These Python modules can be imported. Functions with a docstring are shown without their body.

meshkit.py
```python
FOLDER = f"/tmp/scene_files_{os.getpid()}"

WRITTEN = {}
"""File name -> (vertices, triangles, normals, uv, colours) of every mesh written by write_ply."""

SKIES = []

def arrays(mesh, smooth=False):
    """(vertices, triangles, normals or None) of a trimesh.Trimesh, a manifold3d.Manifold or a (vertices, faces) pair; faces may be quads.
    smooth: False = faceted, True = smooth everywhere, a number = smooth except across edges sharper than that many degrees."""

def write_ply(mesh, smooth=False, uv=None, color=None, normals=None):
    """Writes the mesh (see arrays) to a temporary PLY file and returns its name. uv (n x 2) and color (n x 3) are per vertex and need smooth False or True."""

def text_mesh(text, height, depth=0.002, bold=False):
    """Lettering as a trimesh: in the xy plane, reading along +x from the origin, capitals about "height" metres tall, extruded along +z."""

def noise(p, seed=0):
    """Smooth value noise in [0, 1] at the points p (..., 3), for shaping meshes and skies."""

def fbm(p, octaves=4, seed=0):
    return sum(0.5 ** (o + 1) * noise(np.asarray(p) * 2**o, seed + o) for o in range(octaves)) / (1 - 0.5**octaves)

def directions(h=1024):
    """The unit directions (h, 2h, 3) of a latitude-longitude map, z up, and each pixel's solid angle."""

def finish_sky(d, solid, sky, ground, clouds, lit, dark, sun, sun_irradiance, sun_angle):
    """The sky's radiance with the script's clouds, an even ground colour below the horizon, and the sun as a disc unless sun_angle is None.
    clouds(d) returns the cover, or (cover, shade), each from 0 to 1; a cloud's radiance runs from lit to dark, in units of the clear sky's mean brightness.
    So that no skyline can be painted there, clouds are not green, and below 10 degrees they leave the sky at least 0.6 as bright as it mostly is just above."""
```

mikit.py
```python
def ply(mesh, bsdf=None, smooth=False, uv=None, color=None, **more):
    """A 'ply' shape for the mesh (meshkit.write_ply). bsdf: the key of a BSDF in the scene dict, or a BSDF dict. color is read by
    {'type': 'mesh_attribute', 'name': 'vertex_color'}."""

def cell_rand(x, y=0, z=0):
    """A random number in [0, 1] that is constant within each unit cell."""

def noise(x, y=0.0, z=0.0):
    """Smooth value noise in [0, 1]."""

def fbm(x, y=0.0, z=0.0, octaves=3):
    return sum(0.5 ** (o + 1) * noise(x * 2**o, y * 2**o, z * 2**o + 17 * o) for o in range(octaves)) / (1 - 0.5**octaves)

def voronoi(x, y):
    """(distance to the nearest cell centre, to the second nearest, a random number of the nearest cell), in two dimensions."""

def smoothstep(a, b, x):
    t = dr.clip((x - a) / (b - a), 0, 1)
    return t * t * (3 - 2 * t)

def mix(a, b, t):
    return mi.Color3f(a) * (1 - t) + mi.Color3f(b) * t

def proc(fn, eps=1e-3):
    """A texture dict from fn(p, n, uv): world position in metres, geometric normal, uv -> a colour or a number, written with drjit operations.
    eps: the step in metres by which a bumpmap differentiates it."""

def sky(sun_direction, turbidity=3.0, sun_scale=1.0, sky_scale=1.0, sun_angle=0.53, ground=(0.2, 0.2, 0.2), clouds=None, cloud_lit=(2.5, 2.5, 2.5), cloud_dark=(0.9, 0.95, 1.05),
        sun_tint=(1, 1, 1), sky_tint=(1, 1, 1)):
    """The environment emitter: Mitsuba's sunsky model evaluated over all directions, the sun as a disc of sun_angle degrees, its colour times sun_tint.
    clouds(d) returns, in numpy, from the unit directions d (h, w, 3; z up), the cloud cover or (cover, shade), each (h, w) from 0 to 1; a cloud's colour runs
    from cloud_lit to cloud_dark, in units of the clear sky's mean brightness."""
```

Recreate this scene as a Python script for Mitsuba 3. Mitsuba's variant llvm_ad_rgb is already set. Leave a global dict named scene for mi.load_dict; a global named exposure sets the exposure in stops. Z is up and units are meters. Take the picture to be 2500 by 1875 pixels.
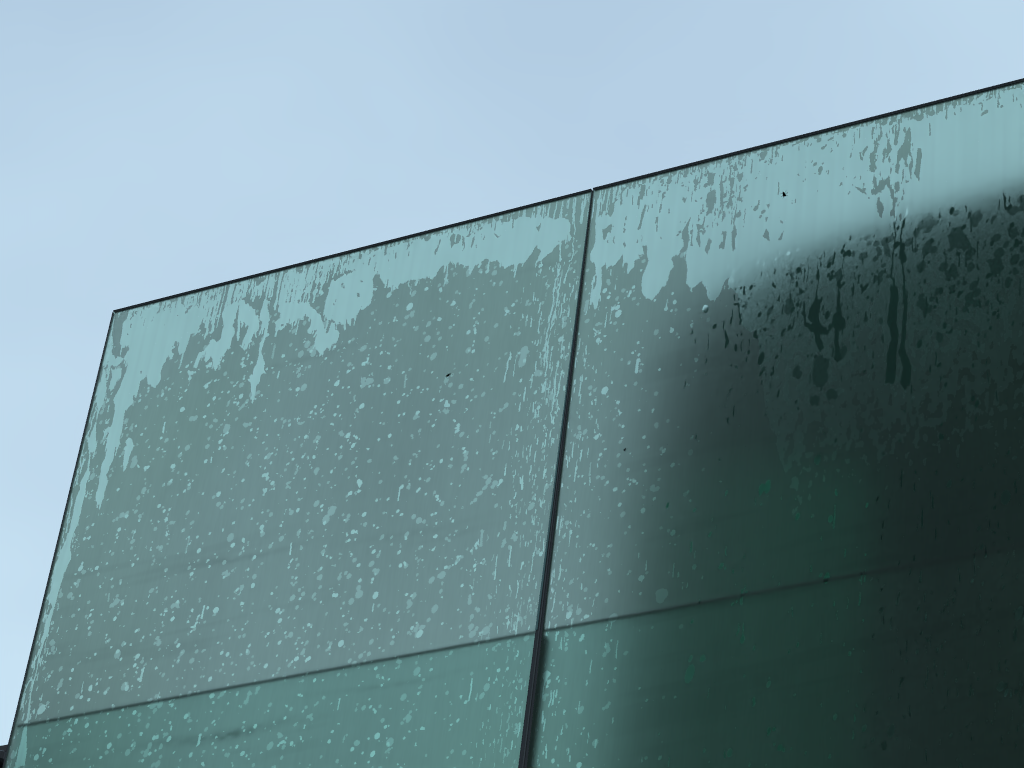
import math, numpy as np, drjit as dr, mitsuba as mi, mikit, meshkit
from mikit import proc, ply, noise, fbm, smoothstep, mix

T = mi.ScalarTransform4f
scene, labels = {}, {}

# ---------------------------------------------------------------- camera (hand-held long lens, tilted up and slightly rolled)
EYE = np.array([0.0, 0.0, 1.6])
FWD, UP = np.array([-0.43390, 0.68466, 0.58564]), np.array([0.19725, -0.56206, 0.80323])
scene['camera'] = {'type': 'perspective', 'fov': 20.3226, 'fov_axis': 'x', 'near_clip': 0.1, 'far_clip': 4000.0,
                   'to_world': T().look_at(origin=EYE.tolist(), target=(EYE + FWD).tolist(), up=UP.tolist())}

# ---------------------------------------------------------------- sky: closed, thin bluish overcast
def cloud_cover(d):
    h = np.maximum(d[..., 2:], 0.08)
    p = d / (h + 0.25)
    soft = meshkit.fbm(p * 2.2 + 3.1, 4, 7)
    broad = meshkit.fbm(p * 0.9 + 8.0, 3, 21)
    fine = meshkit.fbm(p * 6.5 + 1.7, 4, 33)
    return np.ones(d.shape[:2]), np.clip(0.40 + 0.9 * (fine - 0.5) + 1.8 * (soft - 0.5) + 2.6 * (broad - 0.5) + 1.5 * (d[..., 2] - 0.58), 0, 1)

scene['sky_light'] = mikit.sky([0.6, -0.1, 0.8], turbidity=3, sun_scale=0.1, sun_angle=60, ground=(0.16, 0.16, 0.15), clouds=cloud_cover,
                               cloud_lit=(2.62, 3.48, 4.08), cloud_dark=(1.98, 2.68, 3.38))
exposure = 1.3

# ---------------------------------------------------------------- materials
def rgb(r, g, b): return {'type': 'rgb', 'value': [r, g, b]}

def grain(p):
    # sandblasted grain: fine, drawn out vertically
    return 0.97 + 0.06 * fbm(p.x * 160, p.z * 14, 0, 2)

# smears of dirt on the left pane: centre along and down, half length, half height, strength
SMEARS = [(1.07, 2.42, 0.38, 0.025, 0.80), (1.13, 2.42, 0.13, 0.022, 0.80), (1.12, 1.56, 0.26, 0.017, 0.45), (0.83, 1.56, 0.19, 0.022, 0.35), (1.85, 2.31, 0.30, 0.014, 0.45), (1.14, 0.55, 0.26, 0.019, 0.35), (1.84, 1.60, 0.34, 0.022, 0.24), (2.09, 1.65, 0.19, 0.017, 0.24), (2.31, 0.35, 0.15, 0.017, 0.24)]

def veil(p):
    # thin dried dirt film on the frosting: vertical wiping bands, slow clouds, a few long smears
    u, v = p.x + 7.331, 9.454 - p.z
    band = noise(u * 2.6, v * 0.35, 3) * 0.6 + noise(u * 9, v * 0.5, 5) * 0.25 + 0.15 * noise(u * 34, v * 0.8, 9)
    slow = fbm(u * 1.1, v * 0.9, 11, 3)
    line = smoothstep(0.62, 0.80, fbm(u * 1.3, v * 13 + 0.6 * u, 4, 3)) * smoothstep(0.45, 0.7, noise(u * 0.9, v * 0.8, 2))
    for a, b, w, t, q in SMEARS: slow = slow - q * dr.exp(-dr.square((u - a) / w) - dr.square((v - b - 0.04 * noise(u * 5, 3)) / t)) * (0.5 + noise(u * 30, v * 60, 4))
    edge = dr.exp(-dr.maximum(v, 0) * 1.3)
    return 0.97 + 0.14 * (band - 0.5) + 0.20 * (slow - 0.5) - 0.06 * line + 0.06 * edge

def dry_tint(p, n, uv):
    u, v = p.x + 7.331, 9.454 - p.z
    k = veil(p) * grain(p)
    warm = smoothstep(0.35, 0.75, fbm(u * 0.8 + 4, v * 0.7, 6, 2))
    return mix((0.305, 0.415, 0.34), (0.325, 0.42, 0.365), warm) * k

def wet_tint(p, n, uv):
    u, v = p.x + 7.331, 9.454 - p.z
    k = 0.99 + 0.05 * (noise(u * 60, v * 3, 1) - 0.5) + 0.10 * (fbm(u * 2.2, v * 2.2, 8, 3) - 0.5)
    return mi.Color3f(*(0.55, 0.75, 0.66)) * k

def damp_tint(p, n, uv):
    return 0.5 * (dry_tint(p, n, uv) + wet_tint(p, n, uv))

def frosted(tint, rough, spec, diff, eta=1.12):
    return {'type': 'principledthin', 'base_color': proc(tint) if callable(tint) else rgb(*tint), 'roughness': rough, 'spec_trans': spec, 'diff_trans': diff, 'eta': eta}

scene['dry_glass'] = frosted(dry_tint, 0.82, 0.865, 1.0)
scene['damp_glass'] = frosted(damp_tint, 0.5 * (0.82 + 0.64), 0.5 * (0.865 + 0.90), 1.0)
scene['wet_glass'] = frosted(wet_tint, 0.64, 0.90, 1.0)
scene['water_film'] = frosted(wet_tint, 0.41, 0.965, 1.0)
scene['clear_run'] = frosted(wet_tint, 0.13, 0.988, 1.0)
scene['black_seal'] = {'type': 'principled', 'base_color': rgb(0.012, 0.013, 0.015), 'roughness': 0.45, 'specular': 0.3}
scene['grey_seal'] = {'type': 'principled', 'base_color': rgb(0.055, 0.060, 0.063), 'roughness': 0.6, 'specular': 0.3}
scene['glass_edge'] = {'type': 'principled', 'base_color': rgb(0.045, 0.11, 0.105), 'roughness': 0.35, 'specular': 0.4}
scene['rail_metal'] = {'type': 'principled', 'base_color': rgb(0.025, 0.027, 0.03), 'roughness': 0.5}
scene['lower_sheet'] = {'type': 'thindielectric', 'int_ior': 1.3, 'specular_transmittance': rgb(*(0.74, 0.95, 0.90))}
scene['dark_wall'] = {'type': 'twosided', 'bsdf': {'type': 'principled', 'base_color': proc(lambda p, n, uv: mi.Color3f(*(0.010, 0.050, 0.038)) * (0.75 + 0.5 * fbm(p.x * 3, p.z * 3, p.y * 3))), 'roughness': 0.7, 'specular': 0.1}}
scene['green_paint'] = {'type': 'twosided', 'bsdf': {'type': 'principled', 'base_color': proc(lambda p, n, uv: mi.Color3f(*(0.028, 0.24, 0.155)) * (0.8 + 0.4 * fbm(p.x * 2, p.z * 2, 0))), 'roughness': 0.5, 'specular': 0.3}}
scene['roofing'] = {'type': 'principled', 'base_color': proc(lambda p, n, uv: mi.Color3f(0.09, 0.095, 0.095) * (0.7 + 0.6 * fbm(p.x * 2, p.y * 2, 0, 4))), 'roughness': 0.9}
scene['concrete'] = {'type': 'principled', 'base_color': proc(lambda p, n, uv: mi.Color3f(0.20, 0.20, 0.195) * (0.75 + 0.5 * fbm(p.x * 1.5, p.y * 1.5, p.z * 1.5, 4))), 'roughness': 0.9}
scene['dark_timber'] = {'type': 'principled', 'base_color': proc(lambda p, n, uv: mi.Color3f(0.030, 0.022, 0.020) * (0.7 + 0.6 * noise(p.x * 3, p.y * 3, p.z * 40))), 'roughness': 0.7}
scene['paving'] = {'type': 'principled', 'base_color': proc(lambda p, n, uv: mi.Color3f(0.16, 0.16, 0.155) * (0.7 + 0.6 * fbm(p.x * 0.8, p.y * 0.8, 0, 5))), 'roughness': 0.9}
scene['insect_black'] = {'type': 'principled', 'base_color': rgb(0.012, 0.008, 0.008), 'roughness': 0.5}

# ---------------------------------------------------------------- where water and dirt have marked the glass: outlines in metres (along the front from its left edge, down from its top)
WET = [[(0.091,0.007),(0.248,0.011),(0.47,0.016),(0.5,0.062),(0.542,0.095),(0.552,0.14),(0.55,0.182),(0.526,0.186),(0.53,0.23),(0.51,0.256),(0.486,0.261),(0.486,0.308),(0.474,0.347),(0.453,0.368),(0.433,0.342),(0.431,0.289),(0.407,0.272),(0.396,0.291),(0.4,0.334),(0.416,0.359),(0.412,0.389),(0.378,0.37),(0.379,0.396),(0.365,0.403),(0.365,0.45),(0.372,0.494),(0.366,0.513),(0.335,0.521),(0.31,0.499),(0.293,0.443),(0.276,0.46),(0.258,0.471),(0.246,0.483),(0.248,0.515),(0.235,0.548),(0.244,0.587),(0.231,0.62),(0.242,0.587),(0.21,0.626),(0.211,0.672),(0.216,0.719),(0.215,0.78),(0.227,0.808),(0.201,0.827),(0.205,0.889),(0.196,0.937),(0.188,0.965),(0.202,1.003),(0.197,1.046),(0.204,1.097),(0.182,1.132),(0.162,1.108),(0.157,1.067),(0.158,1.028),(0.151,0.977),(0.148,0.946),(0.14,0.909),(0.156,0.873),(0.154,0.822),(0.141,0.753),(0.148,0.729),(0.109,0.715),(0.121,0.699),(0.146,0.698),(0.152,0.658),(0.152,0.617),(0.138,0.577),(0.121,0.527),(0.151,0.626),(0.125,0.537),(0.137,0.499),(0.15,0.465),(0.149,0.439),(0.16,0.4),(0.162,0.363),(0.155,0.33),(0.13,0.313),(0.135,0.288),(0.15,0.265),(0.128,0.238),(0.109,0.244),(0.085,0.205),(0.081,0.145),(0.074,0.09),(0.093,0.062)],
       [(-0.002,0.059),(0.01,0.018),(0.023,0.098),(0.025,0.153),(0.05,0.213),(0.048,0.25),(0.079,0.295),(0.103,0.285),(0.131,0.319),(0.101,0.343),(0.014,0.326),(0.007,0.228),(0.003,0.147)],
       [(0.035,0.347),(0.053,0.405),(0.074,0.473),(0.074,0.515),(0.071,0.566),(0.071,0.468),(0.076,0.511),(0.067,0.56),(0.056,0.599),(0.057,0.646),(0.068,0.715),(0.089,0.781),(0.081,0.81),(0.064,0.826),(0.076,0.895),(0.092,0.944),(0.082,0.986),(0.092,1.048),(0.088,1.092),(0.091,1.147),(0.089,1.2),(0.083,1.238),(0.075,1.285),(0.076,1.324),(0.101,1.39),(0.077,1.471),(0.071,1.555),(0.07,1.657),(0.066,1.749),(0.056,1.847),(0.057,1.954),(0.06,2.069),(0.072,2.152),(0.076,2.232),(0.102,2.332),(0.116,2.421),(0.067,2.413),(0.061,2.341),(0.058,2.245),(0.061,2.174),(0.053,2.076),(0.052,1.953),(0.046,1.845),(0.041,1.719),(0.056,1.637),(0.028,1.598),(0.024,1.546),(0.018,1.416),(0.038,1.297),(0.051,1.251),(0.049,1.202),(0.05,1.143),(0.043,1.072),(0.054,1.015),(0.051,0.959),(0.066,0.918),(0.064,0.867),(0.052,0.798),(0.035,0.749),(0.044,0.679),(0.054,0.635),(0.043,0.565),(0.024,0.508),(0.022,0.456),(0.016,0.573),(0.017,0.49),(0.016,0.443),(0.026,0.419),(0.021,0.354)],
       [(0.068,0.355),(0.094,0.357),(0.132,0.366),(0.139,0.421),(0.112,0.435),(0.113,0.482),(0.096,0.478),(0.083,0.433),(0.088,0.397)],
       [(0.25,0.798),(0.266,0.782),(0.307,0.832),(0.3,0.865),(0.295,0.909),(0.284,0.972),(0.265,0.932),(0.26,0.866),(0.268,0.833)],
       [(0.641,0.185),(0.653,0.146),(0.685,0.101),(0.711,0.134),(0.715,0.204),(0.718,0.268),(0.737,0.315),(0.726,0.359),(0.728,0.396),(0.707,0.412),(0.687,0.438),(0.686,0.479),(0.67,0.501),(0.623,0.489),(0.61,0.47),(0.648,0.464),(0.631,0.429),(0.611,0.455),(0.591,0.429),(0.586,0.402),(0.571,0.429),(0.565,0.469),(0.543,0.458),(0.558,0.389),(0.59,0.377),(0.609,0.345),(0.619,0.321),(0.644,0.349),(0.665,0.328),(0.662,0.264),(0.641,0.232)],
       [(0.513,0.482),(0.525,0.469),(0.553,0.487),(0.552,0.502),(0.525,0.495)],
       [(0.731,0.134),(0.787,0.165),(0.85,0.261),(0.859,0.336),(0.84,0.363),(0.837,0.424),(0.811,0.443),(0.787,0.416),(0.799,0.352),(0.809,0.302),(0.784,0.275),(0.755,0.257),(0.771,0.36),(0.752,0.34),(0.74,0.253),(0.729,0.176)],
       [(0.85,0.261),(0.845,0.312),(0.87,0.339),(0.856,0.241),(0.865,0.16),(0.883,0.175),(0.908,0.255),(0.915,0.32),(0.919,0.367),(0.912,0.407),(0.908,0.463),(0.921,0.507),(0.938,0.542),(0.94,0.578),(0.96,0.608),(0.928,0.595),(0.931,0.637),(0.916,0.658),(0.921,0.71),(0.913,0.715),(0.897,0.684),(0.877,0.628),(0.86,0.619),(0.886,0.6),(0.884,0.564),(0.896,0.526),(0.895,0.47),(0.888,0.411),(0.902,0.379),(0.902,0.327)],
       [(0.952,0.101),(1.106,0.143),(1.109,0.186),(1.075,0.187),(1.039,0.178),(1.054,0.234),(1.115,0.245),(1.152,0.291),(1.206,0.358),(1.216,0.386),(1.228,0.425),(1.237,0.453),(1.25,0.446),(1.256,0.396),(1.28,0.397),(1.287,0.44),(1.311,0.467),(1.311,0.497),(1.302,0.525),(1.271,0.538),(1.225,0.546),(1.201,0.53),(1.19,0.481),(1.174,0.447),(1.19,0.425),(1.171,0.4),(1.158,0.437),(1.138,0.407),(1.148,0.378),(1.146,0.342),(1.117,0.313),(1.104,0.352),(1.075,0.323),(1.045,0.341),(1.014,0.333),(0.962,0.34),(0.947,0.31),(0.976,0.287),(0.962,0.236),(0.953,0.186),(0.96,0.146)],
       [(1.287,0.129),(1.345,0.13),(1.427,0.136),(1.447,0.173),(1.436,0.191),(1.448,0.236),(1.452,0.289),(1.45,0.34),(1.402,0.363),(1.377,0.413),(1.347,0.43),(1.298,0.417),(1.273,0.385),(1.232,0.37),(1.206,0.326),(1.207,0.249),(1.213,0.204),(1.214,0.152),(1.251,0.14)],
       [(1.294,0.11),(1.324,0.061),(1.426,0.042),(1.473,0.033),(1.703,0.019),(1.796,0.019),(1.939,0.044),(2.03,0.039),(2.092,0.063),(2.123,0.056),(2.205,0.059),(2.259,0.054),(2.324,0.114),(2.346,0.11),(2.398,0.141),(2.419,0.172),(2.419,0.213),(2.431,0.237),(2.425,0.26),(2.392,0.246),(2.366,0.249),(2.372,0.266),(2.347,0.279),(2.336,0.296),(2.315,0.31),(2.282,0.326),(2.262,0.346),(2.272,0.318),(2.285,0.276),(2.266,0.236),(2.25,0.246),(2.24,0.274),(2.225,0.3),(2.214,0.317),(2.183,0.324),(2.147,0.319),(2.116,0.326),(2.095,0.305),(2.079,0.28),(2.059,0.269),(2.032,0.272),(2.025,0.25),(2.007,0.25),(1.985,0.259),(1.96,0.273),(1.949,0.295),(1.935,0.261),(1.892,0.244),(1.871,0.222),(1.837,0.213),(1.82,0.224),(1.79,0.236),(1.764,0.255),(1.755,0.283),(1.732,0.256),(1.696,0.267),(1.639,0.257),(1.605,0.278),(1.547,0.268),(1.516,0.28),(1.495,0.233),(1.474,0.191),(1.447,0.173),(1.417,0.16)],
       [(2.536,0.017),(2.542,0.163),(2.531,0.22),(2.539,0.303),(2.524,0.369),(2.528,0.4),(2.546,0.41),(2.564,0.46),(2.572,0.531),(2.549,0.564),(2.559,0.616),(2.574,0.678),(2.586,0.672),(2.594,0.586),(2.594,0.537),(2.585,0.456),(2.597,0.439),(2.616,0.459),(2.65,0.459),(2.662,0.442),(2.68,0.413),(2.688,0.445),(2.712,0.471),(2.713,0.525),(2.732,0.506),(2.747,0.486),(2.74,0.459),(2.77,0.458),(2.756,0.439),(2.785,0.432),(2.772,0.389),(2.796,0.386),(2.799,0.446),(2.81,0.479),(2.801,0.52),(2.791,0.542),(2.786,0.579),(2.791,0.639),(2.811,0.669),(2.846,0.693),(2.865,0.669),(2.887,0.626),(2.91,0.604),(2.914,0.556),(2.933,0.532),(2.913,0.488),(2.949,0.468),(2.968,0.444),(2.955,0.391),(2.953,0.366),(2.975,0.318),(2.989,0.282),(2.981,0.349),(2.987,0.42),(2.986,0.459),(2.971,0.484),(2.987,0.528),(2.996,0.579),(2.993,0.645),(3.016,0.676),(3.036,0.667),(3.064,0.655),(3.07,0.676),(3.091,0.691),(3.095,0.74),(3.114,0.769),(3.142,0.767),(3.156,0.728),(3.169,0.684),(3.191,0.652),(3.182,0.694),(3.231,0.77),(3.259,0.923),(3.335,1.004),(3.393,1.377),(3.519,1.788),(3.573,2.163),(3.702,3.129),(5.124,3.342),(5.255,-0.058),(4.597,0.024),(4.394,0.023),(3.907,0.032),(3.365,0.03),(2.897,0.033),(2.778,0.017),(2.719,0.04),(2.658,0.048),(2.606,0.048)]]
DRY = [[(2.765,0.161),(2.774,0.169),(2.76,0.251),(2.759,0.286),(2.74,0.29),(2.75,0.243),(2.751,0.198)],
       [(2.568,0.241),(2.61,0.223),(2.614,0.264),(2.593,0.268),(2.587,0.297),(2.579,0.31)],
       [(3.065,0.174),(3.087,0.18),(3.093,0.212),(3.09,0.281),(3.059,0.312),(3.061,0.283),(3.068,0.265),(3.048,0.234)],
       [(3.109,0.147),(3.127,0.162),(3.13,0.253),(3.142,0.306),(3.149,0.348),(3.134,0.368),(3.134,0.309),(3.117,0.254)],
       [(3.155,0.13),(3.176,0.137),(3.175,0.176),(3.165,0.219),(3.177,0.277),(3.161,0.277),(3.155,0.251),(3.16,0.212)],
       [(3.198,0.268),(3.196,0.362),(3.189,0.389),(3.205,0.433),(3.2,0.48),(3.207,0.526),(3.192,0.541),(3.18,0.426),(3.187,0.349)],
       [(3.015,0.349),(3.04,0.346),(3.035,0.384),(3.043,0.436),(3.042,0.475),(3.022,0.435),(3.027,0.392)],
       [(3.08,0.427),(3.094,0.45),(3.089,0.488),(3.078,0.514),(3.066,0.491),(3.074,0.459)],
       [(3.13,0.426),(3.159,0.425),(3.157,0.458),(3.156,0.507),(3.136,0.506),(3.129,0.48),(3.146,0.475),(3.144,0.445)],
       [(3.338,0.451),(3.352,0.485),(3.359,0.535),(3.345,0.512),(3.324,0.491)],
       [(3.421,0.48),(3.408,0.534),(3.395,0.526),(3.402,0.509)],
       [(2.942,0.173),(2.96,0.188),(2.953,0.211),(2.939,0.192)],
       [(2.843,0.123),(2.853,0.131),(2.848,0.181),(2.848,0.231),(2.842,0.209),(2.846,0.175)],
       [(2.986,0.09),(3.009,0.101),(3.003,0.14),(2.997,0.169)],
       [(3.183,0.108),(3.208,0.116),(3.211,0.157),(3.199,0.169),(3.189,0.14)],
       [(3.044,0.066),(3.084,0.089),(3.078,0.127),(3.059,0.147)],
       [(2.723,0.042),(2.763,0.048),(2.757,0.083),(2.749,0.131),(2.733,0.096)],
       [(3.33,0.391),(3.343,0.399),(3.332,0.43)],
       [(3.33,0.322),(3.347,0.332),(3.34,0.359)],
       [(3.377,0.222),(3.383,0.224),(3.384,0.298),(3.377,0.291)],
       [(3.384,0.411),(3.411,0.443),(3.407,0.452)],
       [(2.566,0.046),(2.611,0.106),(2.617,0.164),(2.602,0.19),(2.58,0.148)],
       [(2.642,0.064),(2.652,0.123),(2.645,0.142),(2.633,0.107)],
       [(2.669,0.25),(2.684,0.274),(2.678,0.298)],
       [(2.678,0.343),(2.694,0.352),(2.686,0.38)],
       [(3.982,0.222),(3.998,0.227),(4.003,0.268),(3.995,0.396),(3.974,0.356),(3.98,0.295)],
       [(3.73,0.174),(3.764,0.135),(3.769,0.156),(3.754,0.171),(3.747,0.214),(3.735,0.21)],
       [(3.713,0.341),(3.758,0.369),(3.775,0.403),(3.742,0.379)],
       [(3.777,0.258),(3.8,0.23),(3.805,0.256),(3.79,0.291)],
       [(3.853,0.153),(3.87,0.178),(3.868,0.226),(3.855,0.212)],
       [(3.79,0.374),(3.822,0.383),(3.819,0.411),(3.795,0.404)],
       [(3.918,0.172),(3.93,0.186),(3.932,0.246),(3.924,0.253)],
       [(3.647,0.317),(3.659,0.31),(3.664,0.326),(3.652,0.333)],
       [(3.707,0.3),(3.726,0.281),(3.719,0.299)],
       [(1.272,0.178),(1.29,0.172),(1.295,0.205),(1.282,0.212)],
       [(1.365,0.265),(1.381,0.259),(1.385,0.286),(1.373,0.288)],
       [(1.246,0.254),(1.261,0.258),(1.258,0.294),(1.249,0.286)],
       [(1.473,0.033),(1.487,0.032),(1.488,0.069),(1.476,0.082)],
       [(0.989,0.196),(1.014,0.171),(1.009,0.201),(0.989,0.222)],
       [(1.369,0.188),(1.393,0.19),(1.381,0.202)],
       [(1.811,0.06),(1.827,0.044),(1.864,0.07),(1.867,0.097),(1.847,0.117),(1.827,0.138)],
       [(1.941,0.097),(1.937,0.138),(1.928,0.171),(1.924,0.144),(1.929,0.109)],
       [(1.874,0.078),(1.889,0.088),(1.886,0.134),(1.879,0.132)],
       [(1.982,0.13),(1.993,0.112),(1.988,0.142)],
       [(2.029,0.107),(2.074,0.135),(2.051,0.134)],
       [(2.244,0.122),(2.268,0.134),(2.263,0.168),(2.251,0.144)],
       [(1.76,0.062),(1.767,0.074),(1.756,0.134),(1.743,0.14),(1.756,0.097)],
       [(2.401,0.126),(2.479,0.025),(2.501,0.104),(2.485,0.252),(2.44,0.239),(2.421,0.183)],
       [(0.583,0.169),(0.639,0.174),(0.668,0.266),(0.632,0.288),(0.6,0.28),(0.545,0.207)],
       [(0.039,0.21),(0.087,0.217),(0.088,0.244),(0.07,0.255)],
       [(0.113,0.282),(0.142,0.252),(0.151,0.27),(0.125,0.29)],
       [(0.24,0.414),(0.251,0.417),(0.251,0.438)]]
MOTTLED = [(3.719,0.016),(3.776,0.024),(3.993,0.037),(4.003,0.278),(3.995,0.396),(3.986,0.513),(3.968,0.556),(3.951,0.622),(3.797,0.578),(3.776,0.428),(3.761,0.35),(3.769,0.255),(3.747,0.214),(3.731,0.094)]
CLEAR_RUNS = [([(3.892,0.58),(3.902,0.649),(3.897,0.717),(3.892,0.8),(3.892,0.853),(3.904,0.872),(3.907,0.928)], 0.0038),
       ([(3.903,0.918),(3.909,0.974),(3.904,1.041),(3.901,1.09)], 0.0202),
       ([(3.898,1.098),(3.907,1.136),(3.919,1.179),(3.914,1.245),(3.911,1.366)], 0.0135),
       ([(3.948,0.535),(3.935,0.591),(3.925,0.665),(3.934,0.793),(3.944,0.879),(3.954,0.98),(3.958,1.127)], 0.0043),
       ([(3.932,0.709),(3.941,0.795)], 0.0139),
       ([(3.945,0.922),(3.955,1.006),(3.953,1.167),(3.948,1.246)], 0.0095),
       ([(3.948,1.238),(3.971,1.315),(3.966,1.392)], 0.0208),
       ([(3.904,0.927),(3.901,1.033),(3.919,1.159),(3.901,1.234),(3.898,1.36)], 0.0147),
       ([(3.688,0.673),(3.683,0.737),(3.677,0.82),(3.673,0.865)], 0.0029),
       ([(3.673,0.865),(3.673,0.957)], 0.0072),
       ([(3.674,1.058),(3.675,1.117),(3.682,1.186)], 0.0115),
       ([(3.684,1.182),(3.685,1.196)], 0.0183),
       ([(3.68,0.839),(3.692,0.842)], 0.0096),
       ([(3.593,0.665),(3.585,0.748),(3.581,0.817),(3.578,0.877)], 0.0024),
       ([(3.573,0.669),(3.577,0.774)], 0.0019),
       ([(3.58,0.872),(3.59,1.004)], 0.0053),
       ([(3.462,0.686),(3.463,0.761),(3.461,0.845)], 0.0024),
       ([(3.451,0.702),(3.458,0.741)], 0.0019),
       ([(3.536,0.64),(3.536,0.711),(3.532,0.792)], 0.0019),
       ([(3.52,0.716),(3.52,0.789)], 0.0019),
       ([(3.507,0.689),(3.506,0.75)], 0.0014),
       ([(3.525,0.886),(3.533,0.952)], 0.0048),
       ([(3.218,0.837),(3.217,0.883)], 0.0029),
       ([(3.215,0.883),(3.21,0.916)], 0.0048),
       ([(3.241,0.817),(3.25,0.892)], 0.0029),
       ([(3.117,0.927),(3.122,1.014)], 0.0019),
       ([(3.533,0.957),(3.543,1.01)], 0.0048),
       ([(3.783,0.69),(3.783,0.728)], 0.0024),
       ([(3.765,0.727),(3.77,0.762)], 0.0029),
       ([(3.193,0.942),(3.198,0.976)], 0.0077),
       ([(3.202,0.982),(3.207,1.013)], 0.0048),
       ([(3.244,1.029),(3.243,1.052)], 0.0077),
       ([(3.905,0.518),(3.9,0.565),(3.894,0.61)], 0.0029),
       ([(3.95,0.527),(3.942,0.576),(3.937,0.622)], 0.0029),
       ([(4.084,0.542),(4.087,0.619)], 0.0024),
       ([(4.33,0.591),(4.328,0.642)], 0.0029),
       ([(4.347,0.572),(4.351,0.62),(4.357,0.659)], 0.0038),
       ([(4.373,0.589),(4.37,0.621)], 0.0029),
       ([(3.845,0.209),(3.856,0.281),(3.87,0.344)], 0.0019)]
CLEAR_BLOTS = [[(3.671,0.901),(3.686,0.97),(3.708,1.03),(3.702,1.065),(3.65,1.047),(3.652,1.002),(3.666,0.969)],
       [(3.561,0.89),(3.604,0.883),(3.598,0.937),(3.592,0.973),(3.587,1.017),(3.545,0.969),(3.555,0.926)],
       [(3.535,0.999),(3.57,1.003),(3.63,1.028),(3.631,1.056),(3.601,1.066),(3.623,1.117),(3.606,1.162),(3.592,1.113),(3.574,1.068),(3.556,1.032)]]
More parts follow.
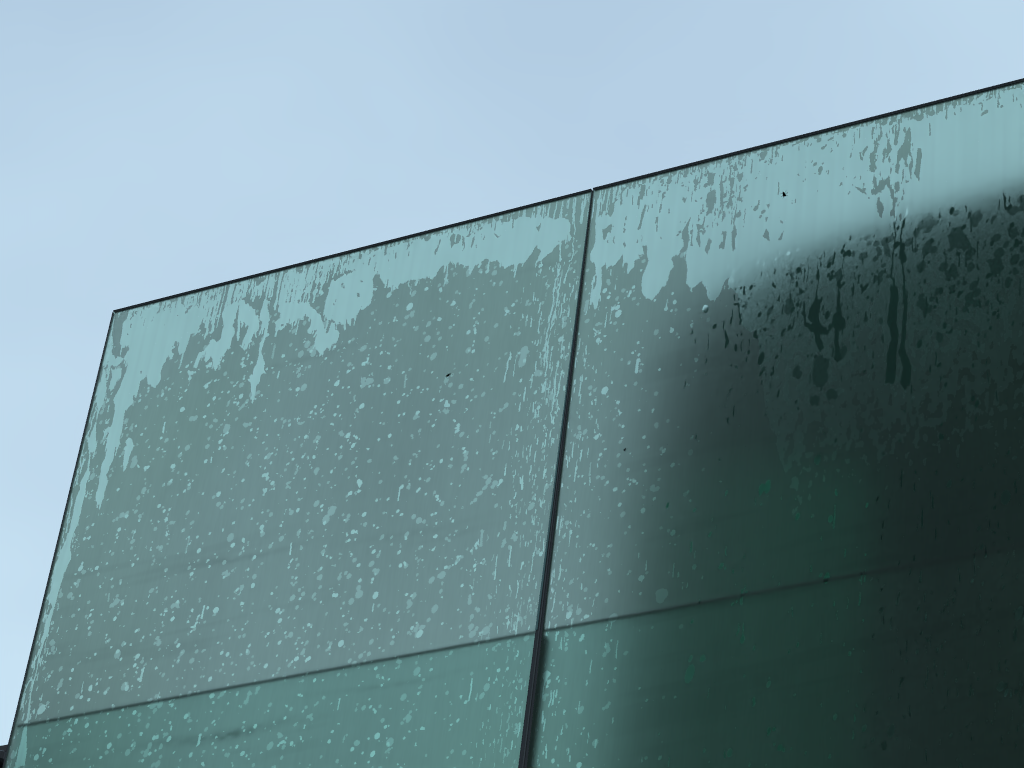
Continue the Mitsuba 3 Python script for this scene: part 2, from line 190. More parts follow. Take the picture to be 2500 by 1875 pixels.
FAINT_BLOTS = [[(3.583,1.179),(3.606,1.167),(3.649,1.186),(3.648,1.244),(3.647,1.311),(3.602,1.326),(3.584,1.277)],
       [(3.637,1.375),(3.653,1.347),(3.687,1.347),(3.696,1.381),(3.656,1.403)],
       [(3.445,0.864),(3.476,0.854),(3.482,0.897),(3.465,0.939),(3.442,0.924)],
       [(4.005,0.577),(4.053,0.566),(4.075,0.632),(4.048,0.666),(4.013,0.639)],
       [(4.118,0.703),(4.166,0.691),(4.221,0.782),(4.195,0.816),(4.141,0.809)],
       [(4.277,0.888),(4.33,0.879),(4.357,0.943),(4.318,0.973)],
       [(4.101,0.873),(4.155,0.871),(4.177,0.934),(4.13,0.938)],
       [(4.362,0.748),(4.403,0.751),(4.41,0.802),(4.376,0.801)],
       [(3.855,0.696),(3.876,0.693),(3.891,0.748),(3.871,0.759)],
       [(3.646,0.774),(3.676,0.75),(3.69,0.805),(3.668,0.827)],
       [(4.076,0.965),(4.103,0.973),(4.097,1.004),(4.07,1.005)],
       [(3.938,0.92),(3.973,0.938),(3.96,0.967)],
       [(4.088,1.178),(4.115,1.201),(4.109,1.239),(4.082,1.217)],
       [(3.578,1.36),(3.619,1.362),(3.614,1.401),(3.58,1.408)]]

# ---------------------------------------------------------------- helpers
X0, YG, Z0 = -7.331, 8.05, 9.454        # left edge, plane and top edge of the glass front
JOINT, PANE_H, TAPER = 2.5, 3.36, 0.0102

def box(a, b):
    (x0, y0, z0), (x1, y1, z1) = a, b
    v = np.array([[x, y, z] for x in (x0, x1) for y in (y0, y1) for z in (z0, z1)], float)
    f = [[0, 1, 3], [0, 3, 2], [4, 6, 7], [4, 7, 5], [0, 4, 5], [0, 5, 1], [2, 3, 7], [2, 7, 6], [0, 2, 6], [0, 6, 4], [1, 5, 7], [1, 7, 3]]
    return v, np.array(f)

def hexa(bottom, top):
    """A solid between two quadrilaterals, given in the same turning sense."""
    v = np.array(list(bottom) + list(top), float)
    f = [[0, 2, 1], [0, 3, 2], [4, 5, 6], [4, 6, 7]] + [t for i in range(4) for t in ([i, (i + 1) % 4, (i + 1) % 4 + 4], [i, (i + 1) % 4 + 4, i + 4])]
    return v, np.array(f)

def bevel_box(a, b, r):
    import manifold3d as m3
    a, b = np.array(a, float), np.array(b, float)
    pts = []
    for x in (0, 1):
        for y in (0, 1):
            for z in (0, 1):
                c = np.where([x, y, z], b, a); s = np.where([x, y, z], -1, 1) * r
                pts += [c + s * [0, 1, 1], c + s * [1, 0, 1], c + s * [1, 1, 0]]
    return m3.Manifold.hull_points(np.array(pts))

def add(key, mesh, bsdf, label=None, category=None, group=None, kind=None, smooth=False, **more):
    if key in scene:
        n = 1
        while f'{key}_{n:03d}' in scene: n += 1
        key = f'{key}_{n:03d}'
    scene[key] = ply(mesh, bsdf, smooth=smooth, **more)
    e = {k: x for k, x in dict(label=label, category=category, group=group, kind=kind).items() if x}
    if e: labels[key] = e
    return key

# ---------------------------------------------------------------- stains: level sets on a fine grid in the plane of the glass
STEP = 0.004

def field_noise(u, v, fu, fv, seed, octaves=2):
    return meshkit.fbm(np.stack([u * fu, v * fv, np.full_like(u, 3.7 + seed)], -1), octaves, seed) - 0.5

def signed(poly, u, v):
    """Distance to a polygon's outline, positive inside."""
    p = np.array(poly, float); q = np.roll(p, -1, 0)
    best, inside = np.full(u.shape, 9.0), np.zeros(u.shape, bool)
    for (x0, y0), (x1, y1) in zip(p, q):
        dx, dy = x1 - x0, y1 - y0
        t = np.clip(((u - x0) * dx + (v - y0) * dy) / max(dx * dx + dy * dy, 1e-12), 0, 1)
        best = np.minimum(best, (u - x0 - t * dx) ** 2 + (v - y0 - t * dy) ** 2)
        if abs(dy) > 1e-12:
            inside ^= ((y0 > v) != (y1 > v)) & (u < dx * (v - y0) / dy + x0)
    return np.where(inside, 1, -1) * np.sqrt(best)

class Sheet:
    """A pane from u0 to u1 (measured from the left end of the front), with four wetness fields: above zero is stained."""
    def __init__(self, u0, u1):
        self.nu, self.nv = int(round((u1 - u0) / STEP)) + 1, int(round(PANE_H / STEP)) + 1
        self.us, self.vs = np.linspace(u0, u1, self.nu), np.linspace(0, PANE_H, self.nv)
        self.u, self.v = np.meshgrid(self.us, self.vs)
        self.wu = self.u + 0.010 * field_noise(self.u, self.v, 28, 20, 1, 3) + 0.006 * field_noise(self.u, self.v, 90, 60, 5, 2)
        self.wv = self.v + 0.014 * field_noise(self.u, self.v, 30, 18, 2, 3) + 0.040 * field_noise(self.u, self.v, 85, 5, 8, 2)
        self.su, self.sv = 0.005 * field_noise(self.u, self.v, 34, 26, 13, 2), 0.006 * field_noise(self.u, self.v, 30, 24, 14, 2)
        self.wet, self.damp, self.clear, self.film = (np.full(self.u.shape, -0.05) for _ in range(4))

    def window(self, lo, hi, pad=0.05):
        i0, i1 = np.searchsorted(self.vs, [lo[1] - pad, hi[1] + pad]); j0, j1 = np.searchsorted(self.us, [lo[0] - pad, hi[0] + pad])
        return (slice(i0, i1), slice(j0, j1)) if i1 > i0 and j1 > j0 else None

    def blot(self, f, poly, sign=1, warp=1.0, grow=0.0):
        p = np.array(poly); w = self.window(p.min(0), p.max(0))
        if w is None: return
        d = signed(poly, self.u[w] + warp * (self.wu - self.u)[w], self.v[w] + warp * (self.wv - self.v)[w]) + grow
        f[w] = np.maximum(f[w], d) if sign > 0 else np.minimum(f[w], -d)

    def drop(self, f, u, v, r, aspect=1.3, lean=0.0, warp=0.5):
        w = self.window((u - r, v - r * aspect), (u + r, v + r * aspect), 0.012)
        if w is None: return
        du, dv = self.u[w] + 2 * warp * self.su[w] - u, self.v[w] + 2 * warp * self.sv[w] - v
        du = du + lean * dv
        f[w] = np.maximum(f[w], r - np.sqrt(du ** 2 + (dv / aspect) ** 2))

    def run(self, f, pts, r0, r1=None, warp=0.6):
        """A trickle along a polyline."""
        r1 = r0 if r1 is None else r1
        p = np.array(pts, float); w = self.window(p.min(0), p.max(0))
        if w is None: return
        u, v = self.u[w] + warp * (self.wu - self.u)[w], self.v[w] + warp * (self.wv - self.v)[w]
        for i, ((x0, y0), (x1, y1)) in enumerate(zip(p[:-1], p[1:])):
            dx, dy = x1 - x0, y1 - y0
            t = np.clip(((u - x0) * dx + (v - y0) * dy) / max(dx * dx + dy * dy, 1e-12), 0, 1)
            s = (i + t) / max(len(p) - 1, 1)
            f[w] = np.maximum(f[w], r0 + (r1 - r0) * s - np.sqrt((u - x0 - t * dx) ** 2 + (v - y0 - t * dy) ** 2))

    def split(self):
        """Triangles (u, v) of the pane by class: dry, damp, wet, film, clear."""
        fields = [self.clear, self.film, self.wet, self.damp]
        nu, nv = self.nu, self.nv
        cls = np.zeros((nv, nu), int)
        for k, f in ((1, self.damp), (2, self.wet), (3, self.film), (4, self.clear)): cls[f > 0] = k
        a, b, c, d = cls[:-1, :-1], cls[:-1, 1:], cls[1:, 1:], cls[1:, :-1]
        plain = (a == b) & (a == c) & (a == d)
        out = {k: [] for k in range(5)}
        cell = np.where(plain, a, -1)
        for i in range(nv - 1):                                   # runs of plain cells become one quad
            row = cell[i]; at = np.flatnonzero(np.diff(row)) + 1; s = np.r_[0, at]; e = np.r_[at, nu - 1]
            for j0, j1 in zip(s, e):
                if row[j0] >= 0: out[row[j0]].append((self.us[j0], self.vs[i], self.us[j1], self.vs[i + 1]))
        tris = {}
        for k, q in out.items():
            q = np.array(q, float).reshape(-1, 4)
            A, B, C, D = q[:, [0, 1]], q[:, [2, 1]], q[:, [2, 3]], q[:, [0, 3]]
            tris[k] = [np.stack([A, B, C], 1), np.stack([A, C, D], 1)]
        ii, jj = np.nonzero(~plain)
        P = np.stack([self.u, self.v] + fields, -1)
        c00, c01, c11, c10 = P[ii, jj], P[ii, jj + 1], P[ii + 1, jj + 1], P[ii + 1, jj]
        rest = np.concatenate([np.stack([c00, c01, c11], 1), np.stack([c00, c11, c10], 1)])
        for k, ch in ((4, 2), (3, 3), (2, 4), (1, 5)):
            tris[k].append(clip(rest, ch, 1)[..., :2]); rest = clip(rest, ch, -1)
        tris[0].append(rest[..., :2])
        return {k: np.concatenate(t) for k, t in tris.items()}

def clip(t, ch, sign):
    """The parts of triangles t (n, 3, k) where channel ch has the sign."""
    if not len(t): return t
    s = t[..., ch] * sign > 0
    n = s.sum(1); res = [t[n == 3]]
    for want, flag in ((1, True), (2, False)):
        g, m = t[n == want], s[n == want]
        if not len(g): continue
        lone = np.argmax(m == flag, 1); idx = (lone[:, None] + np.arange(3)) % 3
        g = np.take_along_axis(g, idx[..., None], 1)
        o, p, q = g[:, 0], g[:, 1], g[:, 2]
        cut = lambda x, y: x + (y - x) * (x[:, ch] / (x[:, ch] - y[:, ch] + 1e-30))[:, None]
        op, oq = cut(o, p), cut(o, q)
        res += [np.stack([o, op, oq], 1)] if flag else [np.stack([op, p, q], 1), np.stack([op, q, oq], 1)]
    return np.concatenate(res)

def to_mesh(tris, side):
    """(vertices, faces) on the glass plane, facing the camera. side: -1 the joint is at the right end, 1 at the left end, where it widens downwards."""
    uv = tris.reshape(-1, 2)
    key, inv = np.unique(np.round(uv * 1e5).astype(np.int64), axis=0, return_inverse=True)
    uv = key / 1e5
    f = inv.reshape(-1, 3)
    f = f[(f[:, 0] != f[:, 1]) & (f[:, 1] != f[:, 2]) & (f[:, 0] != f[:, 2])]
    gap = 0.004 + TAPER * 0.5 * uv[:, 1]
    k = np.clip(1 - np.abs(uv[:, 0] - JOINT) / 0.25, 0, 1)
    u = uv[:, 0] + side * gap * k
    return np.stack([X0 + u, np.full(len(u), YG), Z0 - uv[:, 1]], 1), f

rng = np.random.default_rng(11)
left, right = Sheet(0.0, JOINT), Sheet(JOINT, 5.0)

def spots(s, f, count, box_, size=(0.0045, 0.45), weight=None, cluster=0.16, thin=False, tall=(0.95, 1.4)):
    (u0, v0), (u1, v1) = box_
    for _ in range(count):
        u, v = rng.uniform(u0, u1), rng.uniform(v0, v1)
        keep = rng.uniform()
        if weight is not None and keep > weight(u, v): continue
        if thin:
            r, L = rng.uniform(0.0014, 0.0030), rng.exponential(0.018) + 0.006
            s.run(f, [(u, v), (u + rng.normal(0, 0.0015), v + L * 0.5), (u + rng.normal(0, 0.002), v + L)], r, r * rng.uniform(0.8, 1.7), 0.4)
            continue
        r = min(size[0] * math.exp(rng.normal(0, size[1])), 0.019)
        a, lean = rng.uniform(*tall), rng.normal(0.10, 0.08)
        s.drop(f, u, v, r, a, lean, 0.17)
        if rng.uniform() < cluster:
            for _ in range(rng.integers(1, 4)):
                s.drop(f, u + rng.normal(0, 1.3 * r), v + rng.normal(0, 1.9 * r), r * rng.uniform(0.45, 0.95), rng.uniform(*tall), lean, 0.17)
        if rng.uniform() < 0.012:
            s.run(f, [(u, v), (u + rng.normal(0, 0.003), v + rng.uniform(0.02, 0.07))], r * 0.7, r * 1.0)

for s in (left, right):
    for p in WET: s.blot(s.wet, p)

# under the top edge: the field breaks into thin runs on dry glass, deepest on the left pane between u = 0.4 and 1.3
def hang(s, table, spacing, carve=1.0):
    tu, td = np.array(table).T
    if carve is not None: d = np.interp(s.u, tu, td) * (carve + 0.9 * field_noise(s.u, s.v, 24, 6, 31, 2) + 0.5 * field_noise(s.u, s.v, 90, 9, 33, 2)) - s.v
    if carve is not None: s.wet = np.minimum(s.wet, -d)
    u = tu[0]
    while u < tu[-1]:
        u += spacing * rng.exponential(1.0)
        D = np.interp(u, tu, td); L = D * rng.uniform(0.3, 1.35); v = max(rng.normal(0, 0.12), 0) * D
        n = max(3, int(L / 0.012)); r = rng.uniform(0.0012, 0.0030)
        x = u + np.cumsum(rng.normal(0, 0.0016, n)) - 0.02 * np.linspace(0, L, n)
        s.run(s.wet, list(zip(x, v + np.linspace(0, L, n))), r, r * rng.uniform(1.0, 2.4), 0.35)

for s in (left, right):
    for p in DRY: s.blot(s.wet, p, -1)
hang(left, [(0.30, 0.01), (0.40, 0.06), (0.50, 0.13), (0.62, 0.17), (0.72, 0.10), (0.90, 0.11), (0.97, 0.20), (1.03, 0.25), (1.10, 0.15), (1.30, 0.08), (1.42, 0.03)], 0.0058)
hang(left, [(1.42, 0.02), (1.70, 0.035), (1.90, 0.05), (2.10, 0.04), (2.22, 0.09), (2.38, 0.13), (2.49, 0.16)], 0.008, 0.8)
hang(left, [(0.0, 0.02), (0.30, 0.012)], 0.010, 0.8)
hang(right, [(2.505, 0.20), (2.58, 0.16), (2.66, 0.08), (2.85, 0.05), (2.95, 0.07), (3.10, 0.03), (3.40, 0.03), (3.70, 0.025), (3.85, 0.07), (4.20, 0.07), (4.30, 0.05), (5.0, 0.06)], 0.008, 0.75)

hang(left, [(0.40, 0.08), (0.55, 0.19), (0.72, 0.20), (0.86, 0.10), (0.96, 0.20), (1.04, 0.26), (1.20, 0.10), (1.40, 0.05)], 0.0055, None)

def dry_dashes(s, count, box_, weight=None):
    (u0, v0), (u1, v1) = box_
    g = np.full(s.u.shape, -0.05)
    spots(s, g, count, box_, weight=weight, thin=True)
    spots(s, g, count // 3, box_, size=(0.006, 0.4), weight=weight, cluster=0.7)
    s.wet = np.minimum(s.wet, -g)
dry_dashes(left, 420, ((0.0, 0.0), (2.49, 0.16)), lambda u, v: math.exp(-v / 0.05))
dry_dashes(right, 700, ((2.51, 0.0), (4.9, 0.16)), lambda u, v: math.exp(-v / 0.045))
dry_dashes(right, 260, ((2.95, 0.0), (3.40, 0.40)), lambda u, v: 0.8 * math.exp(-((u - 3.12) / 0.11) ** 2))
dry_dashes(right, 60, ((2.6, 0.0), (3.8, 0.40)))
# broken, drawn-out dry marks inside the wet field of the right pane
m = signed(MOTTLED, right.wu, right.wv)
n = field_noise(right.wu, right.wv, 75, 14, 71, 3) + 0.6 * field_noise(right.u, right.v, 110, 36, 72, 2)
right.wet = np.where(m > 0, np.minimum(right.wet, 0.05 * n + 0.0016 + 0.012 * np.clip(1 - m / 0.05, 0, 1)), right.wet)
# lower down over the wall that wet field dissolves into damp patches and then dry glass
low = 1.15 - right.v + 0.5 * field_noise(right.wu, right.wv, 5, 2.5, 81, 2) + 1.5 * field_noise(right.su + right.u, right.v, 55, 30, 82, 3)
over = right.u > 3.19
right.damp = np.where(over, np.maximum(right.damp, np.minimum(0.05 * (low + 0.40), right.wet)), right.damp)
right.wet = np.where(over, np.minimum(right.wet, 0.05 * low), right.wet)

# short drips and notches along the lower edges of the wet fields
def drips(s, count, longest):
    edge = (s.wet[:-8] > 0) & (s.wet[8:] < -0.002)
    ii, jj = np.nonzero(edge)
    for k in rng.choice(len(ii), count):
        u, v = s.us[jj[k]], s.vs[ii[k] + 3]
        L = 0.006 + min(rng.exponential(longest), 0.10); r = rng.uniform(0.0018, 0.0050)
        s.run(s.wet, [(u, v - 0.02), (u + rng.normal(0, 0.002), v + 0.5 * L), (u - 0.03 * L + rng.normal(0, 0.003), v + L)], r, r * rng.uniform(0.6, 1.3), 0.5)
drips(left, 150, 0.018); drips(right, 60, 0.016)
def notches(s, count):
    g = np.full(s.u.shape, -0.05)
    ii, jj = np.nonzero((s.wet[:-8] > 0) & (s.wet[8:] < -0.002))
    for k in rng.choice(len(ii), count):
        u, v = s.us[jj[k]], s.vs[ii[k] + 7]; L = 0.006 + min(rng.exponential(0.014), 0.06); r = rng.uniform(0.0016, 0.004)
        s.run(g, [(u, v), (u + 0.02 * L + rng.normal(0, 0.003), v - L)], r, r * 0.6, 0.5)
    s.wet = np.minimum(s.wet, -g)
notches(left, 130); notches(right, 60)

# drops and dashes on the left pane
spots(left, left.wet, 1550, ((0.02, 0.18), (2.48, 3.3)), size=(0.0052, 0.42), weight=lambda u, v: 1.0 if u < 2.05 else 0.45)
spots(left, left.wet, 620, ((0.02, 0.18), (2.48, 3.3)), size=(0.0034, 0.3), weight=lambda u, v: 1.0 if u < 2.1 else 0.5, cluster=0.3)
spots(left, left.damp, 1250, ((0.02, 0.2), (2.48, 3.3)), size=(0.0068, 0.42), cluster=0.3)
near = lambda u, v: math.exp(-((2.46 - u) / 0.17) ** 2) if u < JOINT else math.exp(-((u - 2.52) / 0.10) ** 2)
spots(left, left.wet, 1550, ((1.95, 0.35), (2.49, 3.3)), weight=lambda u, v: near(u, v) * (1.0 if v < 1.7 else 0.45), thin=True)
spots(left, left.damp, 800, ((1.85, 0.4), (2.49, 3.3)), weight=near, thin=True)
spots(left, left.wet, 420, ((0.0, 0.3), (0.16, 2.6)), weight=lambda u, v: math.exp(-(u / 0.10) ** 2), thin=True)
for x, v0, v1 in ((2.37, 0.20, 0.93), (2.43, 0.10, 0.50), (2.40, 0.45, 1.05), (2.33, 0.62, 0.80), (2.20, 0.80, 0.95), (2.44, 0.9, 1.3), (0.035, 0.55, 1.0), (0.02, 0.9, 1.25), (0.06, 1.7, 2.3)):
    ys = np.arange(v0, v1, 0.016); w = x - 0.035 * (ys - v0) + np.cumsum(rng.normal(0, 0.0032, len(ys)))
    at = 0
    while at < len(ys) - 2:
        n = rng.integers(3, 11)
        left.run(left.wet, list(zip(w, ys))[at:at + n], rng.uniform(0.0016, 0.003), rng.uniform(0.0025, 0.005))
        at += n + (rng.integers(0, 3) if rng.uniform() < 0.5 else -1)

# drops on the right pane: pale where the sky stands behind, few over the wall
fade = lambda u, v: float(np.clip((3.25 - u) / 0.5, 0.0, 1)) * (1.0 if v < 2.2 else 0.45)
spots(right, right.wet, 850, ((2.51, 0.45), (3.6, 3.3)), size=(0.0055, 0.42), weight=lambda u, v: fade(u, v) * (0.8 if u > 2.6 else 0.3))
spots(right, right.damp, 700, ((2.51, 0.45), (3.9, 3.3)), size=(0.0062, 0.42), weight=fade)
spots(right, right.wet, 700, ((2.51, 0.3), (2.85, 3.3)), weight=near, thin=True)
spots(right, right.wet, 200, ((2.51, 1.9), (3.2, 3.3)), weight=fade, thin=True)

# clear runs and drops, through which the dark wall shows
for p in CLEAR_BLOTS: right.blot(right.clear, p, 1, 1.6)
for p in FAINT_BLOTS: right.blot(right.film, p, 1, 1.6)
for p, r in CLEAR_RUNS: right.run(right.clear, p, max(r * 0.7, 0.0016), max(r, 0.0022), 1.0)
dense = lambda u, v: (0.9 * math.exp(-((v - 0.85) / 0.38) ** 2) + 0.16) * float(np.clip((u - 2.98) / 0.35, 0, 1)) * float(np.clip((v - 0.50) / 0.2, 0, 1))
spots(right, right.clear, 1500, ((2.95, 0.5), (4.75, 3.3)), size=(0.0040, 0.45), weight=dense, cluster=0.25, tall=(1.3, 2.6))
spots(right, right.clear, 1300, ((2.95, 0.5), (4.75, 3.3)), weight=dense, thin=True)
spots(right, right.clear, 800, ((3.75, 1.8), (4.9, 3.3)), weight=lambda u, v: min(1, (u - 3.7) / 0.8) * 0.7, thin=True)
spots(right, right.film, 90, ((3.75, 0.60), (4.9, 1.10)), size=(0.015, 0.5), weight=lambda u, v: float(np.clip((u - 3.6) / 0.5, 0, 1)), cluster=0.5)
spots(right, right.film, 260, ((3.1, 0.6), (4.9, 3.0)), size=(0.007, 0.5), weight=lambda u, v: dense(u, v) + 0.15, tall=(1.2, 2.2))

# ---------------------------------------------------------------- the glass building
B = 'glass_building'
labels[B] = {'label': 'glass building with tall frosted greenish panes, stained by water, under a pale sky', 'category': 'building'}
CLASSES = ((1, 'damp_spots', 'damp_glass'), (2, 'wet_stains', 'wet_glass'), (3, 'thin_film', 'water_film'), (4, 'clear_runs', 'clear_run'))
for s, side, text in ((left, -1, 'left glass pane, frosted pale green and covered in light drop marks'), (right, 1, 'right glass pane, darkening to near black at its lower right')):
    parts = s.split()
    key = add(B + '__glass_pane', to_mesh(parts[0], side), 'dry_glass', label=text)
    for c, name, m in CLASSES:
        if len(parts[c]): add(f'{key}__{name}', to_mesh(parts[c], side), m, kind='stuff')
    ua, ub = (0.0, JOINT - 0.004) if side < 0 else (JOINT + 0.004, 5.0)
    top = 0.001 if side < 0 else 0.003
    add(f'{key}__top_seal', bevel_box((X0 + ua, YG - 0.005, Z0 - 0.0032), (X0 + ub, YG + 0.016, Z0 + 0.0028 + top), 0.0015), 'black_seal')
    add(f'{key}__edge_strip', bevel_box((X0 + ua + 0.006, YG - 0.004, Z0 - 0.0075), (X0 + ub - 0.001, YG + 0.012, Z0 - 0.0037), 0.001), 'grey_seal')
add(B + '__glass_pane__side_seal', bevel_box((X0 - 0.0025, YG - 0.004, Z0 - PANE_H), (X0 - 0.0005, YG + 0.016, Z0 - 0.0045), 0.001), 'black_seal')
add(B + '__glass_pane__side_strip', bevel_box((X0 - 0.0002, YG - 0.0025, Z0 - PANE_H), (X0 + 0.004, YG - 0.0005, Z0 - 0.012), 0.0005), 'grey_seal')

# the tapered open joint: two polished glass edges with a dark seal between
def wedge(u_top, u_bot, w_top, w_bot, y0, y1, v0=0.004, v1=PANE_H):
    lo, hi = Z0 - v1, Z0 - v0
    bot = [(X0 + u_bot - w_bot, y0, lo), (X0 + u_bot + w_bot, y0, lo), (X0 + u_bot + w_bot, y1, lo), (X0 + u_bot - w_bot, y1, lo)]
    tp = [(X0 + u_top - w_top, y0, hi), (X0 + u_top + w_top, y0, hi), (X0 + u_top + w_top, y1, hi), (X0 + u_top - w_top, y1, hi)]
    return hexa(bot, tp)

half = lambda v: 0.004 + TAPER * 0.5 * v
J = B + '__joint'
vr = 2.213
add(J, wedge(JOINT, JOINT, half(0) * 1.03, half(PANE_H) * 1.03, YG + 0.0008, YG + 0.014), 'black_seal', label='dark tapering joint between the two panes')
add(J + '__glass_edge', wedge(JOINT - half(0) * 0.55, JOINT - half(PANE_H) * 0.55, half(0) * 0.25, half(PANE_H) * 0.22, YG - 0.0020, YG + 0.0006, 0.012, vr - 0.01), 'glass_edge')
add(J + '__bead', wedge(JOINT + half(0) * 0.15, JOINT + half(PANE_H) * 0.15, half(0) * 0.16, half(PANE_H) * 0.11, YG - 0.0024, YG + 0.0006, 0.012, PANE_H), 'grey_seal')
add(J + '__backing', bevel_box((X0 + JOINT - 0.012, YG + 0.030, Z0 - PANE_H), (X0 + JOINT + 0.012, YG + 0.075, Z0 - vr + 0.004), 0.003), 'black_seal')

# the rail behind the panes, and the second sheet of glass standing below it
zr = Z0 - 2.213 + 0.80 * 0.020
for ua, ub in ((0.004, JOINT - 0.0005), (JOINT + 0.0005, 5.0)):
    add(B + '__rail', bevel_box((X0 + ua, YG + 0.020, zr - 0.0050), (X0 + ub, YG + 0.031, zr + 0.0050), 0.0015), 'rail_metal')
for ua, ub in ((0.004, JOINT - 0.0125), (JOINT + 0.0125, 5.0)):
    add(B + '__inner_glass', (np.array([[X0 + ua, YG + 0.032, zr + 0.003], [X0 + ub, YG + 0.032, zr + 0.003], [X0 + ub, YG + 0.032, Z0 - PANE_H], [X0 + ua, YG + 0.032, Z0 - PANE_H]]), np.array([[0, 2, 1], [0, 3, 2]])), 'lower_sheet')

# the dark wall of the stair core behind the right pane: it stands askew, closer at its right end, and its upper left shoulder is rounded
# (along the front, distance behind the glass, down from the top edge)
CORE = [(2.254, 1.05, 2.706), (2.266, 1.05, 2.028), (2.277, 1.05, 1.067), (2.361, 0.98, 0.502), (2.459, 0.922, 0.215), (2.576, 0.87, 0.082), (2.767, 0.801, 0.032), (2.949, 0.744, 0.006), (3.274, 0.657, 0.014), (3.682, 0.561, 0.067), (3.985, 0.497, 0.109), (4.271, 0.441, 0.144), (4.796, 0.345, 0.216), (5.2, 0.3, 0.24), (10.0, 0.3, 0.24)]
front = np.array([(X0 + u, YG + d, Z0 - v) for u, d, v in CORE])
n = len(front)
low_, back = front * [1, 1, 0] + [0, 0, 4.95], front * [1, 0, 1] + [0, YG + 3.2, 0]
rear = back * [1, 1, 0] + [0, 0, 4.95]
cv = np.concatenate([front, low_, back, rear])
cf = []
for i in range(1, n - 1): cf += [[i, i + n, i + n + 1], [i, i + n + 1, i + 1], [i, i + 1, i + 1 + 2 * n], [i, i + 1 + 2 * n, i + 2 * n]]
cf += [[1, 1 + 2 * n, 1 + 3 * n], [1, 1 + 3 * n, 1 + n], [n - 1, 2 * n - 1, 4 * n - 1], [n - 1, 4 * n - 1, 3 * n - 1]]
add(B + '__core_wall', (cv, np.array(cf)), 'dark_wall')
# a back-painted green sheet fixed to the lower part of that wall
def on_wall(u, off): return YG + np.interp(u, [c[0] for c in CORE[2:]], [c[1] for c in CORE[2:]]) - off
ga, gb = CORE[2][0] + 0.01, 3.62
us = np.linspace(ga, gb, 9)
gv, gf = [], []
for u in us:
    for off in (0.012, 0.05):
        gv += [(X0 + u, on_wall(u, off), 4.96), (X0 + u, on_wall(u, off), 8.62 - 0.50 * (u - ga) / (gb - ga))]
for i in range(8):
    k = 4 * i
    for a, c in ((2, 3), (3, 1), (1, 0), (0, 2)): gf += [[k + a, k + a + 4, k + c + 4], [k + a, k + c + 4, k + c]]
gf += [[0, 1, 3], [0, 3, 2], [32, 34, 35], [32, 35, 33]]
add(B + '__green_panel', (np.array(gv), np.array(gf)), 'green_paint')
# roof and body below and behind the glass screen
add(B + '__roof', box((X0 + 0.05, YG + 0.09, 4.6), (X0 + 12.0, YG + 9.0, 4.9)), 'roofing')
add(B + '__base_wall', box((X0, YG + 0.02, 0.0), (X0 + 12.0, YG + 9.0, 4.59)), 'concrete')
add(B + '__parapet', box((X0 + 0.01, YG + 0.02, 4.91), (X0 + 12.0, YG + 0.085, Z0 - PANE_H - 0.03)), 'concrete')
# the same front going on to the right, outside the picture
for u in (5.0, 7.5):
    x0, x1 = X0 + u + 0.012, X0 + u + 2.488
    key = add(B + '__glass_pane', (np.array([[x0, YG, Z0 - PANE_H], [x1, YG, Z0 - PANE_H], [x1, YG, Z0], [x0, YG, Z0]]), np.array([[0, 1, 2], [0, 2, 3]])), 'dry_glass')
    add(key + '__top_seal', bevel_box((x0, YG - 0.006, Z0 - 0.004), (x1, YG + 0.016, Z0 + 0.007), 0.002), 'black_seal')
    add(J, bevel_box((X0 + u - 0.011, YG + 0.0008, Z0 - PANE_H), (X0 + u + 0.011, YG + 0.014, Z0 - 0.004), 0.002), 'black_seal')

# ---------------------------------------------------------------- the neighbour at the lower left, the ground
N = 'neighbouring_house'
labels[N] = {'label': 'dark roof edge of the house behind the glass building, at the lower left', 'category': 'house'}

def lean_to(key, corner, w, d, drop, mat, **kw):
    x, y, z = corner
    add(key, box((x - w, y, z - drop), (x, y + d, z)), mat, **kw)
NX, NY, NZ = (-13.677, 15.050, 11.916)
lean_to(N + '__fascia', (NX, NY, NZ), 9.0, 0.05, 0.22, 'dark_timber')
add(N + '__gutter', bevel_box((NX - 9.0, NY - 0.11, NZ - 0.13), (NX + 0.03, NY - 0.001, NZ - 0.03), 0.02), 'black_seal')
add(N + '__roof', hexa([(NX - 9.0, NY - 0.02, NZ + 0.002), (NX + 0.05, NY - 0.02, NZ + 0.002), (NX + 0.05, NY + 7.0, NZ + 0.75), (NX - 9.0, NY + 7.0, NZ + 0.75)],
                       [(NX - 9.0, NY - 0.02, NZ + 0.06), (NX + 0.05, NY - 0.02, NZ + 0.06), (NX + 0.05, NY + 7.0, NZ + 0.81), (NX - 9.0, NY + 7.0, NZ + 0.81)]), 'dark_timber')
add(N + '__wall', box((NX - 8.7, NY + 0.35, 0.0), (NX - 0.25, NY + 7.0, NZ - 0.02)), 'concrete')

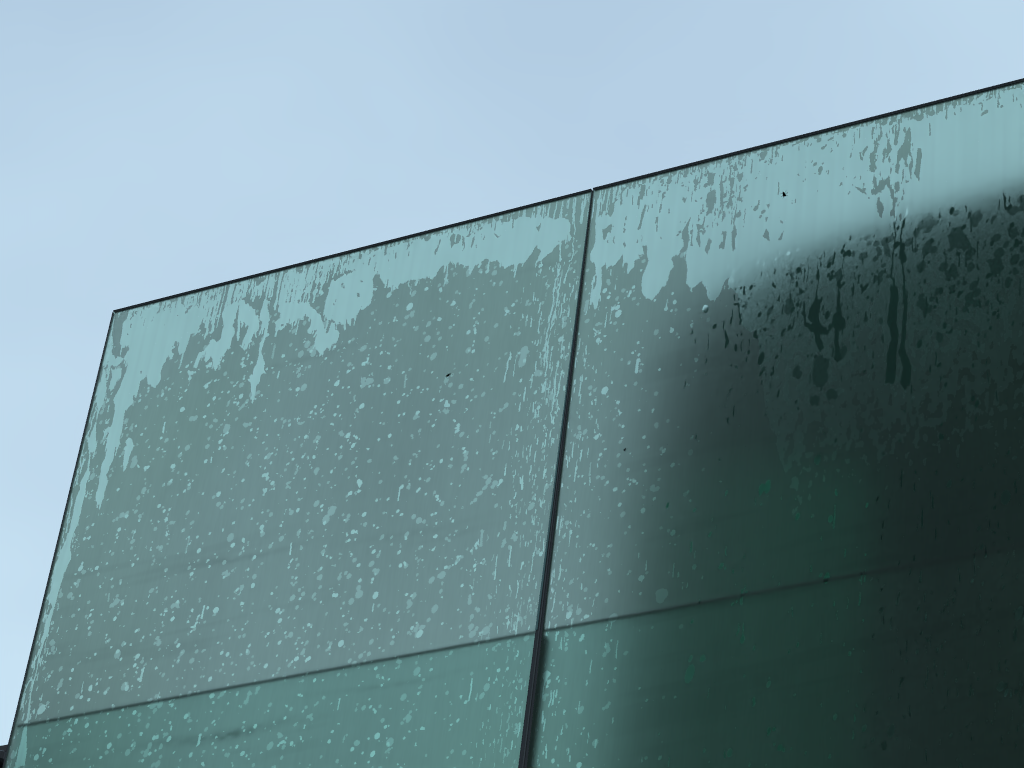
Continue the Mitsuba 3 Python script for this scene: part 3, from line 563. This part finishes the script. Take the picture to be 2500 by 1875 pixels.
# ---------------------------------------------------------------- insects on the glass
def insect(u, v, size, tilt, text, wings=True):
    key = 'insect'
    n = 0
    while (key if n == 0 else f'insect_{n:03d}') in labels: n += 1
    key = key if n == 0 else f'insect_{n:03d}'
    labels[key] = {'label': text, 'category': 'insect', 'group': 'insects on the glass'}
    import trimesh
    c, s_ = math.cos(tilt), math.sin(tilt)
    def place(m):
        w = np.array(m.vertices) * size
        x, z, y = w[:, 0] * c - w[:, 1] * s_, w[:, 0] * s_ + w[:, 1] * c, w[:, 2]
        return np.stack([X0 + u + x, YG - 0.0006 - y, Z0 - v + z], 1), np.array(m.faces)[:, ::-1]
    def ball(cx, cy, rx, ry, rz):
        b = trimesh.creation.icosphere(2, 1.0); b.apply_scale([rx, ry, rz]); b.apply_translation([cx, cy, rz + 0.1]); return b
    add(key + '__body', place(ball(0, -0.12, 0.20, 0.36, 0.16)), 'insect_black', smooth=True)
    add(key + '__head', place(ball(0, 0.33, 0.14, 0.15, 0.12)), 'insect_black', smooth=True)
    if wings:
        for q in (-1, 1):
            w = trimesh.creation.icosphere(2, 1.0); w.apply_scale([0.13, 0.42, 0.02])
            w.apply_transform(trimesh.transformations.rotation_matrix(0.16 * q, [0, 0, 1])); w.apply_translation([0.10 * q, -0.28, 0.30])
            add(key + '__wing', place(w), 'insect_black', smooth=True)
    for i, (y, ang) in enumerate(((0.15, 0.7), (0.0, 0.0), (-0.15, -0.7))):
        for q in (-1, 1):
            l = trimesh.creation.cylinder(0.022, 0.5, sections=6, transform=trimesh.transformations.rotation_matrix(math.pi / 2, [0, 1, 0]))
            l.apply_translation([0.36, 0, 0.08]); l.apply_transform(trimesh.transformations.rotation_matrix(ang if q > 0 else math.pi - ang, [0, 0, 1])); l.apply_translation([0, y, 0])
            add(key + '__leg', place(l), 'insect_black')

insect(1.916, 0.848, 0.022, -0.9, 'small black insect stuck to the middle of the left pane')
insect(3.410, 0.300, 0.027, 0.35, 'black insect with narrow body high on the right pane')
insect(2.794, 1.431, 0.015, -0.4, 'tiny dark insect on the right pane near the joint', False)
insect(0.122, 0.168, 0.010, 0.3, 'tiny dark speck of an insect near the top left corner of the left pane', False)

add('ground', (np.array([[-800, -800, 0], [800, -800, 0], [800, 800, 0], [-800, 800, 0]], float), np.array([[0, 1, 2], [0, 2, 3]])), 'paving', kind='structure')
labels['ground']['label'] = 'grey paving around the building'
